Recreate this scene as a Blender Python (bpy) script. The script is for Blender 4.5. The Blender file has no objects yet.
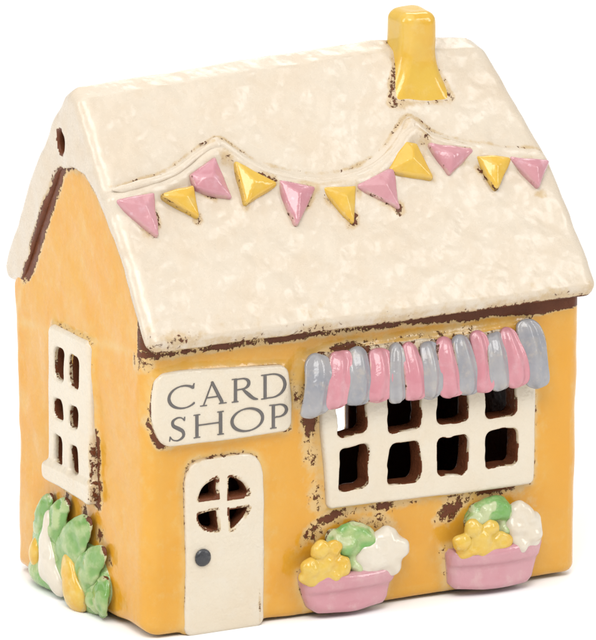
import bpy, math, random
import numpy as np
from mathutils import Vector

# Glazed earthenware shop, modelled in "hand units" (1 unit = 25 mm) and written
# to the meshes in metres.  x runs along the shop front, y goes back, z is up.
S = 0.025
rng = np.random.default_rng(7)
random.seed(7)
scene = bpy.context.scene
COL = scene.collection
f32 = np.float32

# ------------------------------------------------------------------ noise
def vnoise(P, freq, seed=0):
    """smooth value noise in -1..1 at points P (n,3)"""
    q = np.asarray(P, dtype=np.float64) * freq + seed * 17.31
    i = np.floor(q).astype(np.int64); f = q - i
    f = f * f * f * (f * (f * 6 - 15) + 10)
    def h(a, b, c):
        n = (a * 374761393 + b * 668265263 + c * 2147483647 + seed * 1274126177) & 0x7fffffff
        n = ((n ^ (n >> 13)) * 1274126177) & 0x7fffffff
        n = (n ^ (n >> 16)) & 0xffff
        return n / 32767.5 - 1.0
    r = 0
    for dx in (0, 1):
        wx = f[:, 0] if dx else 1 - f[:, 0]
        for dy in (0, 1):
            wy = f[:, 1] if dy else 1 - f[:, 1]
            for dz in (0, 1):
                wz = f[:, 2] if dz else 1 - f[:, 2]
                r = r + wx * wy * wz * h(i[:, 0] + dx, i[:, 1] + dy, i[:, 2] + dz)
    return r

def sstep(a, b, x):
    t = np.clip((x - a) / (b - a), 0, 1)
    return t * t * (3 - 2 * t)

# ------------------------------------------------------------------ distance functions
class Grid:
    def __init__(s, lo, hi, h):
        s.lo = np.array(lo, float); s.h = h
        n = np.ceil((np.array(hi, float) - s.lo) / h).astype(int) + 1
        s.n = n
        ax = [(s.lo[k] + h * np.arange(n[k])).astype(f32) for k in range(3)]
        s.X = ax[0][:, None, None]; s.Y = ax[1][None, :, None]; s.Z = ax[2][None, None, :]
        s.ax = ax
    def full(s, F):
        return np.broadcast_to(F, tuple(s.n)).astype(f32)

def poly_sd(px, py, pts):
    """signed distance to a closed polygon, px/py broadcastable arrays"""
    px, py = np.broadcast_arrays(np.asarray(px, dtype=np.float64), np.asarray(py, dtype=np.float64))
    pts = np.array(pts, float); n = len(pts)
    d = np.full(px.shape, 1e9); ins = np.zeros(px.shape, bool)
    for k in range(n):
        a = pts[k]; b = pts[(k + 1) % n]; e = b - a
        wx = px - a[0]; wy = py - a[1]
        t = np.clip((wx * e[0] + wy * e[1]) / (e @ e), 0, 1)
        d = np.minimum(d, (wx - t * e[0]) ** 2 + (wy - t * e[1]) ** 2)
        c = ((a[1] > py) != (b[1] > py))
        if abs(e[1]) > 1e-12:
            ins ^= c & (px < e[0] * (py - a[1]) / e[1] + a[0])
    d = np.sqrt(d)
    return np.where(ins, -d, d)

def rmax(a, b, r):
    """intersection with a rounded edge of radius r"""
    u = np.maximum(a + r, 0); v = np.maximum(b + r, 0)
    return np.minimum(np.maximum(a, b), -r) + np.sqrt(u * u + v * v)

def smin(a, b, k):
    h = np.clip(0.5 + 0.5 * (b - a) / k, 0, 1)
    return b + (a - b) * h - k * h * (1 - h)

def box_sd(x, y, cx, cy, hx, hy, r=0.0):
    qx = np.abs(x - cx) - hx + r; qy = np.abs(y - cy) - hy + r
    return np.sqrt(np.maximum(qx, 0) ** 2 + np.maximum(qy, 0) ** 2) + np.minimum(np.maximum(qx, qy), 0) - r

def ell_sd(g, c, r):
    """approximate ellipsoid distance"""
    k = np.sqrt(((g.X - c[0]) / r[0]) ** 2 + ((g.Y - c[1]) / r[1]) ** 2 + ((g.Z - c[2]) / r[2]) ** 2)
    return (k - 1) * min(r)

def surface_nets(F, lo, h):
    F = np.ascontiguousarray(F, dtype=f32)
    nx, ny, nz = F.shape
    inside = F < 0
    csum = np.zeros((nx - 1, ny - 1, nz - 1), np.int8)
    for dx in (0, 1):
        for dy in (0, 1):
            for dz in (0, 1):
                csum += inside[dx:nx - 1 + dx, dy:ny - 1 + dy, dz:nz - 1 + dz]
    act = (csum > 0) & (csum < 8)
    ci, cj, ck = np.nonzero(act)
    idx = np.full(act.shape, -1, np.int64)
    idx[ci, cj, ck] = np.arange(len(ci))
    acc = np.zeros((len(ci), 3)); cnt = np.zeros(len(ci))
    corners = [(a, b, c) for a in (0, 1) for b in (0, 1) for c in (0, 1)]
    vals = {c: F[ci + c[0], cj + c[1], ck + c[2]].astype(float) for c in corners}
    for c in corners:
        for ax in range(3):
            if c[ax]: continue
            e = list(c); e[ax] = 1; e = tuple(e)
            a, b = vals[c], vals[e]
            m = (a < 0) != (b < 0)
            t = np.where(m, a / np.where(m, a - b, 1), 0)
            p = np.zeros((len(ci), 3)); p[:] = c
            p[:, ax] += t
            acc += p * m[:, None]; cnt += m
    V = (acc / cnt[:, None] + np.stack([ci, cj, ck], 1)) * h + np.asarray(lo)
    Q = []
    for ax in range(3):
        o = [k for k in range(3) if k != ax]
        sl0 = [slice(1, -1)] * 3; sl1 = [slice(1, -1)] * 3
        sl0[ax] = slice(0, -1); sl1[ax] = slice(1, None)
        a = inside[tuple(sl0)]; b = inside[tuple(sl1)]
        i = np.array(np.nonzero(a != b))
        if i.shape[1] == 0: continue
        s = a[tuple(i)]
        base = i.copy(); base[o[0]] += 1; base[o[1]] += 1
        def cell(d0, d1):
            c = base.copy(); c[o[0]] -= d0; c[o[1]] -= d1
            return idx[c[0], c[1], c[2]]
        q = np.stack([cell(1, 1), cell(0, 1), cell(0, 0), cell(1, 0)], 1)
        flip = s if ax != 1 else ~s
        q[~flip] = q[~flip][:, ::-1]
        Q.append(q)
    Q = np.concatenate(Q)
    return V, Q[(Q >= 0).all(1)]

def relax(V, Q, it=2, lam=0.5):
    E = np.concatenate([Q[:, [0, 1]], Q[:, [1, 2]], Q[:, [2, 3]], Q[:, [3, 0]]])
    E = np.concatenate([E, E[:, ::-1]])
    n = len(V); deg = np.bincount(E[:, 0], minlength=n)[:, None]
    for k in range(it):
        for l in (lam, -lam * 1.04):
            L = np.stack([np.bincount(E[:, 0], V[E[:, 1], a], n) for a in range(3)], 1) / deg - V
            V = V + l * L
    return V

def normals(V, Q):
    n = np.cross(V[Q[:, 2]] - V[Q[:, 0]], V[Q[:, 3]] - V[Q[:, 1]])
    N = np.zeros_like(V)
    for k in range(Q.shape[1]):
        for a in range(3): N[:, a] += np.bincount(Q[:, k], n[:, a], len(V))
    return N / np.maximum(np.linalg.norm(N, axis=1, keepdims=True), 1e-9)

def wobble(V, Q, amps, seed=0):
    """hand-made unevenness: push along the normal"""
    N = normals(V, Q)
    d = 0
    for k, (f, a) in enumerate(amps): d = d + a * vnoise(V, f, seed + k)
    return V + N * np.asarray(d)[:, None]

# ------------------------------------------------------------------ objects
def make_mesh(name, V, Q, mat, parent, attrs=None):
    me = bpy.data.meshes.new(name)
    V = np.asarray(V, float) * S
    Q = np.asarray(Q)
    me.vertices.add(len(V)); me.vertices.foreach_set('co', V.ravel().astype(f32))
    k = Q.shape[1]
    me.loops.add(Q.size); me.loops.foreach_set('vertex_index', Q.ravel().astype(np.int32))
    me.polygons.add(len(Q))
    me.polygons.foreach_set('loop_start', np.arange(0, Q.size, k, dtype=np.int32))
    me.polygons.foreach_set('use_smooth', np.ones(len(Q), bool))
    me.update(calc_edges=True); me.validate()
    for an, av in (attrs or {}).items():
        at = me.attributes.new(an, 'FLOAT', 'POINT')
        at.data.foreach_set('value', np.broadcast_to(av, (len(V),)).astype(f32))
    me.materials.append(mat)
    o = bpy.data.objects.new(name, me)
    COL.objects.link(o)
    o.parent = parent
    return o

def solid(name, g, F, mat, parent, it=2, amps=(), seed=0, attrs=None, xf=None, keep=None):
    V, Q = surface_nets(g.full(F), g.lo, g.h)
    V = relax(V, Q, it)
    if amps: V = wobble(V, Q, amps, seed)
    A = attrs(V) if attrs else {'oxide': np.zeros(len(V))}
    if xf is not None: V = xf(V)
    return make_mesh(name, V, Q, mat, parent, A)

def loft(P, A, B, U, W, nr=20, pw=2.3):
    """closed tube along points P with half-sizes A (along U) and B (along W)"""
    P = np.array(P, float); n = len(P)
    U = np.broadcast_to(np.array(U, float), P.shape); W = np.broadcast_to(np.array(W, float), P.shape)
    th = np.arange(nr) * 2 * math.pi / nr
    c, s = np.cos(th), np.sin(th)
    cs = np.sign(c) * np.abs(c) ** (2 / pw); ss = np.sign(s) * np.abs(s) ** (2 / pw)
    V = (P[:, None] + np.array(A)[:, None, None] * cs[None, :, None] * U[:, None]
         + np.array(B)[:, None, None] * ss[None, :, None] * W[:, None]).reshape(-1, 3)
    Q = []
    for i in range(n - 1):
        for j in range(nr):
            k = (j + 1) % nr
            Q.append((i * nr + j, i * nr + k, (i + 1) * nr + k, (i + 1) * nr + j))
    V = np.concatenate([V, P[:1], P[-1:]])
    a, b = n * nr, n * nr + 1
    for j in range(0, nr, 2):
        k = (j + 1) % nr; l = (j + 2) % nr
        Q.append((a, l, k, j)); Q.append((b, (n - 1) * nr + j, (n - 1) * nr + k, (n - 1) * nr + l))
    Q = np.array(Q)
    # outward faces
    cen = V.mean(0); nn = np.cross(V[Q[:, 2]] - V[Q[:, 0]], V[Q[:, 3]] - V[Q[:, 1]])
    if ((V[Q].mean(1) - cen) * nn).sum() < 0: Q = Q[:, ::-1]
    return V, Q

# ------------------------------------------------------------------ materials
def srgb(r, g, b):
    f = lambda c: c / 12.92 if c <= 0.04045 else ((c + 0.055) / 1.055) ** 2.4
    return (f(r / 255), f(g / 255), f(b / 255), 1)

OXIDE = (0.088, 0.027, 0.012, 1)
def glaze(name, base, pool, thin, halo, rough=0.16, mott=1.6, bump=0.35, fine=0.12, coat=0.0,
          oxscale=17.0, speck=0.0, streak=1.0, ripple=0.0):
    """glossy glaze over brown oxide. base: usual coat, pool: where it lies thick,
    thin: where it breaks thin, halo: the washed colour beside the bare oxide"""
    base, pool, thin, halo = [tuple(v * 0.90 for v in q[:3]) + (1,) for q in (base, pool, thin, halo)]
    m = bpy.data.materials.new(name); m.use_nodes = True
    nt = m.node_tree; N = nt.nodes; L = nt.links; N.clear()
    out = N.new('ShaderNodeOutputMaterial'); bs = N.new('ShaderNodeBsdfPrincipled')
    L.new(bs.outputs[0], out.inputs[0])
    tc = N.new('ShaderNodeTexCoord'); mp = N.new('ShaderNodeMapping')
    mp.inputs['Scale'].default_value = (1 / S, 1 / S, streak / S)
    L.new(tc.outputs['Object'], mp.inputs[0])
    mo = N.new('ShaderNodeMapping'); mo.inputs['Scale'].default_value = (1 / S,) * 3
    L.new(tc.outputs['Object'], mo.inputs[0])
    def noise(scale, det, rg=0.55, src=mp, dist=0.0):
        n = N.new('ShaderNodeTexNoise'); n.inputs['Scale'].default_value = scale
        n.inputs['Detail'].default_value = det; n.inputs['Roughness'].default_value = rg
        n.inputs['Distortion'].default_value = dist
        L.new(src.outputs[0], n.inputs['Vector']); return n.outputs['Fac']
    def rampf(v, a, b, lo=0.0, hi=1.0):
        r = N.new('ShaderNodeMapRange'); r.interpolation_type = 'SMOOTHSTEP'
        r.inputs['From Min'].default_value = a; r.inputs['From Max'].default_value = b
        r.inputs['To Min'].default_value = lo; r.inputs['To Max'].default_value = hi
        L.new(v, r.inputs['Value']); return r.outputs['Result']
    def math_(op, a, b=None, c=None):
        n = N.new('ShaderNodeMath'); n.operation = op
        for k, v in enumerate((a, b, c)):
            if v is None: continue
            if isinstance(v, (int, float)): n.inputs[k].default_value = v
            else: L.new(v, n.inputs[k])
        return n.outputs[0]
    def mix(f, a, b):
        n = N.new('ShaderNodeMix'); n.data_type = 'RGBA'
        if isinstance(f, (int, float)): n.inputs['Factor'].default_value = f
        else: L.new(f, n.inputs['Factor'])
        for k, v in ((6, a), (7, b)):
            if isinstance(v, tuple): n.inputs[k].default_value = v
            else: L.new(v, n.inputs[k])
        return n.outputs[2]
    big = noise(mott, 4, 0.6)
    mid = noise(mott * 4.3, 5, 0.62)
    c = mix(rampf(big, 0.38, 0.68), base, pool)
    c = mix(rampf(mid, 0.48, 0.80, 0, 0.65), c, thin)
    geo = N.new('ShaderNodeNewGeometry')
    c = mix(rampf(geo.outputs['Pointiness'], 0.525, 0.62, 0, 0.55), c, thin)
    aw = N.new('ShaderNodeAttribute'); aw.attribute_name = 'worn_lit'
    wv = math_('MULTIPLY_ADD', math_('SUBTRACT', noise(5.0, 4, 0.6, mo), 0.5), 0.9, aw.outputs['Fac'])
    wg = rampf(aw.outputs['Fac'], 0.02, 0.2)
    c = mix(math_('MULTIPLY', rampf(wv, 0.30, 0.85, 0, 0.85), wg), c, thin)
    ap = N.new('ShaderNodeAttribute'); ap.attribute_name = 'pool'
    c = mix(ap.outputs['Fac'], c, pool)
    at = N.new('ShaderNodeAttribute'); at.attribute_name = 'oxide'
    ox = at.outputs['Fac']
    n2 = noise(oxscale, 7, 0.74, mo, 0.35)
    n3 = noise(oxscale * 0.45, 3, 0.6, mo)
    v = math_('MULTIPLY_ADD', math_('SUBTRACT', n2, 0.5), 1.7, ox)
    vh = math_('MULTIPLY_ADD', math_('SUBTRACT', n3, 0.5), 0.7, ox)
    hal = rampf(vh, 0.14, 0.42)
    c = mix(math_('MULTIPLY', hal, 0.85), c, halo)
    br = rampf(v, 0.47, 0.56)
    brim = rampf(v, 0.38, 0.50, 0, 0.35)
    # nothing brown where no oxide was brushed on
    gate = rampf(ox, 0.02, 0.12)
    c = mix(math_('MULTIPLY', brim, gate), c, (0.32, 0.15, 0.07, 1))
    br = math_('MULTIPLY', br, gate)
    oxc = mix(noise(6, 3, 0.6, mo), OXIDE, (0.15, 0.050, 0.022, 1))
    c = mix(br, c, oxc)
    if speck:
        sp = noise(26, 2, 0.5, mo)
        c = mix(rampf(sp, 0.735, 0.76, 0, speck), c, (0.16, 0.07, 0.03, 1))
    L.new(c, bs.inputs['Base Color'])
    r = N.new('ShaderNodeMapRange'); r.inputs['To Min'].default_value = rough; r.inputs['To Max'].default_value = 0.27
    L.new(br, r.inputs['Value'])
    r2 = math_('ADD', r.outputs[0], rampf(mid, 0.4, 0.75, 0, 0.10))
    L.new(r2, bs.inputs['Roughness'])
    L.new(math_('MULTIPLY_ADD', br, -0.36, 0.5), bs.inputs['Specular IOR Level'])
    bs.inputs['IOR'].default_value = 1.5
    bs.inputs['Coat Weight'].default_value = coat; bs.inputs['Coat Roughness'].default_value = 0.08
    h = math_('ADD', math_('MULTIPLY', noise(5.5, 3, 0.5, mo), bump), math_('MULTIPLY', noise(24, 3, 0.55, mo), fine))
    h = math_('SUBTRACT', h, math_('MULTIPLY', br, 0.16))
    if ripple:
        # dimpled, orange-peel glaze
        vo = N.new('ShaderNodeTexVoronoi'); vo.feature = 'SMOOTH_F1'; vo.inputs['Scale'].default_value = 6.8
        vo.inputs['Smoothness'].default_value = 1.0; vo.inputs['Detail'].default_value = 1.0; vo.inputs['Roughness'].default_value = 0.45
        wp = N.new('ShaderNodeMix'); wp.data_type = 'VECTOR'; wp.inputs['Factor'].default_value = 0.06
        nn = N.new('ShaderNodeTexNoise'); nn.inputs['Scale'].default_value = 2.2; L.new(mo.outputs[0], nn.inputs['Vector'])
        L.new(mo.outputs[0], wp.inputs[4]); L.new(nn.outputs['Color'], wp.inputs[5])
        L.new(wp.outputs[1], vo.inputs['Vector'])
        h = math_('ADD', h, math_('MULTIPLY', vo.outputs['Distance'], ripple))
    bp = N.new('ShaderNodeBump'); bp.inputs['Strength'].default_value = 1.0; bp.inputs['Distance'].default_value = 0.0016
    L.new(h, bp.inputs['Height']); L.new(bp.outputs[0], bs.inputs['Normal'])
    return m

CREAM_HALO = (0.50, 0.36, 0.20, 1)
M_yellow = glaze('amber_glaze', (0.64, 0.325, 0.038, 1), (0.64, 0.296, 0.018, 1), (0.64, 0.40, 0.115, 1), (0.61, 0.42, 0.18, 1), streak=0.85, bump=0.16, fine=0.015)
M_roof = glaze('ivory_glaze', (0.605, 0.525, 0.42, 1), (0.595, 0.50, 0.385, 1), (0.58, 0.48, 0.36, 1), (0.50, 0.36, 0.19, 1), mott=2.0, bump=0.10, fine=0.010, ripple=0.15, rough=0.25)
M_cream = glaze('cream_glaze', (0.66, 0.585, 0.465, 1), (0.65, 0.56, 0.43, 1), (0.66, 0.60, 0.50, 1), (0.55, 0.42, 0.25, 1), bump=0.25, speck=0.0)
M_tub = glaze('dusky_pink_glaze', (0.545, 0.285, 0.315, 1), (0.53, 0.245, 0.28, 1), (0.60, 0.40, 0.39, 1), (0.55, 0.38, 0.31, 1), bump=0.16, fine=0.03, rough=0.13)
M_pink = glaze('pink_glaze', (0.56, 0.255, 0.285, 1), (0.54, 0.22, 0.255, 1), (0.60, 0.36, 0.38, 1), (0.55, 0.36, 0.30, 1), bump=0.16, fine=0.03, rough=0.13)
M_mauve = glaze('mauve_glaze', (0.53, 0.265, 0.285, 1), (0.49, 0.22, 0.25, 1), (0.60, 0.38, 0.42, 1), (0.55, 0.36, 0.30, 1), bump=0.16, fine=0.03, rough=0.13)
M_grey = glaze('grey_blue_glaze', (0.34, 0.33, 0.335, 1), (0.26, 0.265, 0.29, 1), (0.46, 0.40, 0.33, 1), (0.42, 0.36, 0.28, 1), bump=0.16, fine=0.03, rough=0.13, mott=2.4)
M_lemon = glaze('lemon_glaze', (0.64, 0.41, 0.065, 1), (0.62, 0.355, 0.04, 1), (0.66, 0.47, 0.16, 1), (0.55, 0.36, 0.10, 1), bump=0.10, fine=0.012, rough=0.14)
M_petal = glaze('yellow_petal_glaze', (0.66, 0.45, 0.085, 1), (0.65, 0.375, 0.04, 1), (0.68, 0.53, 0.19, 1), (0.6, 0.42, 0.15, 1), bump=0.16, fine=0.03, rough=0.13, mott=3.0)
M_green = glaze('green_glaze', (0.36, 0.46, 0.19, 1), (0.17, 0.36, 0.10, 1), (0.52, 0.56, 0.33, 1), (0.5, 0.48, 0.28, 1), bump=0.3, rough=0.13, mott=3.4)
M_leaf = glaze('leaf_glaze', (0.38, 0.47, 0.21, 1), (0.16, 0.32, 0.08, 1), (0.50, 0.53, 0.32, 1), (0.5, 0.48, 0.28, 1), bump=0.2, fine=0.03, rough=0.13, mott=2.2)
M_white = glaze('white_petal_glaze', (0.66, 0.60, 0.50, 1), (0.64, 0.56, 0.44, 1), (0.68, 0.64, 0.56, 1), (0.6, 0.5, 0.36, 1), bump=0.16, fine=0.03, rough=0.13)
M_knob = glaze('charcoal_glaze', (0.04, 0.041, 0.046, 1), (0.025, 0.026, 0.03, 1), (0.12, 0.12, 0.13, 1), (0.1, 0.1, 0.1, 1), bump=0.2, rough=0.2)
M_ink = glaze('grey_ink', (0.11, 0.098, 0.092, 1), (0.095, 0.086, 0.08, 1), (0.14, 0.125, 0.115, 1), (0.2, 0.2, 0.2, 1), bump=0.0, fine=0.0, rough=0.3)

# ------------------------------------------------------------------ the shop
shop = bpy.data.objects.new('ceramic_shop', None); COL.objects.link(shop)
shop.empty_display_size = 0.02
shop['label'] = 'glazed ceramic card shop ornament with amber walls, cream roof, bunting and striped awning'
shop['category'] = 'ornament'

W, D, H = 4.895, 2.92, 2.92
SIGN = [(0.09, 2.70), (0.40, 2.715), (0.9, 2.675), (1.54, 2.625), (1.585, 2.27), (1.575, 1.955), (0.85, 1.945), (0.16, 1.965), (0.055, 2.20), (0.045, 2.45)]
FRAME = [(1.905, 2.35), (1.915, 1.95), (1.965, 1.50), (1.985, 1.09), (3.1, 1.065), (4.325, 1.05), (4.345, 1.6), (4.345, 2.35)]
DOOR = [(0.418, 1.62), (0.48, 1.745), (0.60, 1.785), (1.08, 1.785), (1.21, 1.745), (1.285, 1.60), (1.30, 0.8), (1.285, -0.01), (0.405, -0.01), (0.42, 0.8)]
PANES = [(2.085, 2.415, 1.825, 2.26), (2.655, 3.025, 1.795, 2.26), (3.225, 3.555, 1.80, 2.26), (3.765, 4.125, 1.80, 2.26),
         (2.105, 2.43, 1.265, 1.705), (2.665, 3.02, 1.25, 1.665), (3.215, 3.56, 1.27, 1.64), (3.765, 4.12, 1.275, 1.655)]
LWIN = [(1.065, 2.80), (1.975, 2.785), (1.985, 1.38), (2.06, 1.36), (2.06, 1.20), (1.99, 1.17), (1.0, 1.125), (0.985, 1.36), (1.04, 1.40)]
LPANES = [(1.62, 1.835, 2.25, 2.575), (1.645, 1.85, 1.86, 2.05), (1.655, 1.85, 1.385, 1.675),
          (1.295, 1.51, 2.25, 2.565), (1.32, 1.52, 1.84, 2.055), (1.30, 1.505, 1.37, 1.66)]
DC, DR = (0.835, 1.30), 0.285
AWN = [(1.850, 2.68, 1.745, 2.16, 0.23, 0.300), (2.098, 2.701, 1.978, 2.215, 0.193, 0.227), (2.299, 2.686, 2.202, 2.217, 0.205, 0.227),
       (2.535, 2.677, 2.459, 2.225, 0.205, 0.25), (2.716, 2.664, 2.668, 2.188, 0.122, 0.168), (2.890, 2.682, 2.860, 2.194, 0.165, 0.227),
       (3.088, 2.679, 3.072, 2.188, 0.165, 0.215), (3.272, 2.678, 3.271, 2.174, 0.165, 0.235), (3.464, 2.685, 3.460, 2.171, 0.165, 0.215),
       (3.649, 2.692, 3.646, 2.168, 0.15, 0.216), (3.825, 2.691, 3.835, 2.174, 0.165, 0.215), (3.997, 2.701, 4.035, 2.2, 0.155, 0.227), (4.195, 2.75, 4.275, 2.15, 0.20, 0.25)]
AWNING = [(1.66, 2.18), (1.60, 2.40), (1.72, 2.66), (2.0, 2.72), (4.1, 2.74), (4.28, 2.73), (4.39, 2.45), (4.37, 2.20), (3.0, 2.13)]
BOXA = [(1.665, .50), (2.2, .455), (2.755, .475), (2.70, .30), (2.62, .075), (2.2, .04), (1.785, .08), (1.70, .30)]
BOXB = [(3.305, .515), (3.8, .495), (4.41, .54), (4.38, .36), (4.25, .065), (3.75, .05), (3.35, .085), (3.33, .31)]
INNER = [(-0.16, 2.92), (0.10, 3.30), (0.55, 3.93), (0.95, 4.34), (1.20, 4.48), (1.48, 4.50), (1.80, 4.40), (2.04, 4.03), (2.38, 3.51), (2.70, 2.95), (2.86, 2.6)]
OUTER = [(-0.16, 2.94), (-0.21, 3.06), (-0.13, 3.20), (0.4, 3.94), (1.32, 5.25), (1.50, 5.33), (1.72, 5.22), (2.04, 4.87), (2.50, 4.18), (3.07, 3.28), (3.14, 3.13), (3.08, 2.96), (2.86, 2.95)]

def n2d(a, b, f, seed):
    a, b = np.broadcast_arrays(np.asarray(a, float), np.asarray(b, float))
    return vnoise(np.stack([a.ravel(), b.ravel(), 0 * a.ravel()], 1), f, seed).reshape(a.shape)
def hole_mask(x, z):
    x, z = x + 0.020 * n2d(x, z, 4.5, 31) + 0.008 * n2d(x, z, 13, 35), z + 0.018 * n2d(x, z, 4.5, 33) + 0.008 * n2d(x, z, 13, 37)
    d = np.minimum.reduce([box_sd(x, z, (a + b) / 2, (c + e) / 2, (b - a) / 2, (e - c) / 2, 0.055) for a, b, c, e in PANES])
    return d
def door_hole(x, z):
    x, z = x + 0.022 * n2d(x, z, 5.0, 41), z + 0.022 * n2d(x, z, 5.0, 43)
    r = np.sqrt((x - DC[0]) ** 2 + (z - DC[1]) ** 2) - DR
    cross = np.maximum(0.068 - np.abs(x - DC[0]), 0.072 - np.abs(z - DC[1]))
    return rmax(r, cross, 0.02)
def left_hole(y, z):
    y, z = y + 0.018 * n2d(y, z, 5.0, 51), z + 0.02 * n2d(y, z, 5.0, 53)
    return np.minimum.reduce([box_sd(y, z, (a + b) / 2, (c + e) / 2, (b - a) / 2, (e - c) / 2, 0.055) for a, b, c, e in LPANES])

PENN = {1: [(0.016, 1.473), (0.446, 1.505), (0.352, 1.085)], 2: [(0.527, 1.495), (0.848, 1.563), (0.827, 1.209)], 3: [(0.885, 1.67), (1.168, 1.80), (1.20, 1.79), (1.249, 1.383), (0.875, 1.54)],
        4: [(1.37, 1.742), (1.735, 1.484), (1.37, 1.303)], 5: [(1.784, 1.484), (2.168, 1.387), (1.875, 1.021)], 6: [(2.239, 1.37), (2.623, 1.347), (2.455, 0.949)],
        7: [(2.624, 1.316), (3.052, 1.481), (3.035, 1.03)], 8: [(3.024, 1.43), (3.30, 1.72), (3.385, 1.70), (3.475, 1.322)], 9: [(3.527, 1.684), (3.982, 1.539), (3.666, 1.319)],
        10: [(3.997, 1.495), (4.362, 1.427), (4.134, 1.134)], 11: [(4.398, 1.421), (4.783, 1.356), (4.618, 1.06)]}
STRING = np.array([(0.0, 1.665), (0.06, 1.66), (0.14, 1.662), (0.33, 1.689), (0.559, 1.725), (0.764, 1.786), (1.036, 1.924), (1.262, 2.015), (1.364, 1.949), (1.544, 1.768), (1.79, 1.622),
          (2.219, 1.486), (2.546, 1.49), (2.721, 1.512), (2.976, 1.611), (3.145, 1.72), (3.302, 1.863), (3.435, 1.967), (3.512, 1.882), (3.589, 1.798), (3.749, 1.725),
          (3.912, 1.663), (4.335, 1.549), (4.72, 1.502)])
SL = math.sqrt(1 + 1.5 ** 2)
RU = np.array([1.0, 0, 0]); RV = np.array([0, 1, 1.5]) / SL; RN = np.array([0, -1.5, 1]) / SL
def roof_pt(u, v, w=0.0):
    """point on the front slope: u along, v up the slope, w off the surface"""
    u = np.asarray(u, float)[..., None]; v = np.asarray(v, float)[..., None]; w = np.asarray(w, float)[..., None]
    return np.array([0, -0.2, 3.0]) + u * RU + v * RV + w * RN
def roof_uvw(V):
    q = V - np.array([0, -0.2, 3.0])
    return q @ RU, q @ RV, q @ RN

# ---- walls
g = Grid((-0.25, -0.25, -0.15), (W + 0.25, D + 0.25, 4.75), 0.026)
Y2, Z2 = g.Y[0], g.Z[0]
prof = poly_sd(Y2, Z2, [(0, 0), (D, 0), (D, 3.0)] + [(y + (0.05 if y > 1.6 else 0.0), z + (0.05 if y < 1.3 else 0.09)) for y, z in INNER[::-1] if z > 3.0] + [(0, 3.1)])[None].astype(f32)
prof = np.maximum(prof, np.broadcast_to(poly_sd(Y2, Z2, [(0, -1), (D, -1), (D, 6), (0, 6)])[None].astype(f32), prof.shape))
slabx = np.maximum(-g.X, g.X - (W - np.maximum(0.09 * sstep(2.95, 3.3, g.Z), 0.088 * np.maximum(g.Z - 3.0, 0) ** 2 + 0.06 * sstep(2.95, 3.3, g.Z)))).astype(f32)
out = rmax(prof, slabx, (0.17 - 0.11 * sstep(2.4, 3.4, g.Z)).astype(f32))
out = rmax(out, -g.Z + 0.0, 0.13)
def swell(F, pts, depth, k):
    d = poly_sd(g.X[:, 0], g.Z[0], pts)[:, None, :].astype(f32)
    return smin(F, rmax(d + 0.02, np.maximum(-depth - g.Y, g.Y - 0.3), 0.05), k)
out = swell(out, SIGN, 0.045, 0.09)
out = swell(out, FRAME, 0.045, 0.09)
out = swell(out, DOOR, 0.015, 0.07)
out = swell(out, BOXA, 0.04, 0.09); out = swell(out, BOXB, 0.04, 0.09)
out = swell(out, AWNING, 0.06, 0.10)
dl = poly_sd(g.Y[0], g.Z[0], LWIN)[None].astype(f32)
out = smin(out, rmax(dl + 0.02, np.maximum(-0.045 - g.X, g.X - 0.3), 0.05), 0.09)
out = np.maximum(out, -0.012 - g.Z)
cav = np.maximum(np.maximum(prof + 0.125, slabx + 0.125), 0.2 - g.Z)
F = np.maximum(out, -cav)
hx = hole_mask(g.X[:, 0], g.Z[0])[:, None, :] - 0.022
F = np.maximum(F, -np.maximum(hx, g.Y - 0.6))
hx = door_hole(g.X[:, 0], g.Z[0])[:, None, :] - 0.018
F = np.maximum(F, -np.maximum(hx, g.Y - 0.6))
hl = left_hole(g.Y[0], g.Z[0])[None] - 0.02
F = np.maximum(F, -np.maximum(hl, g.X - 0.6))
hb = box_sd(g.X[:, 0], g.Z[0], 3.55, 1.16, 0.225, 0.20, 0.05)[:, None, :]
F = np.maximum(F, -np.maximum(hb, 2.4 - g.Y))

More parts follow.
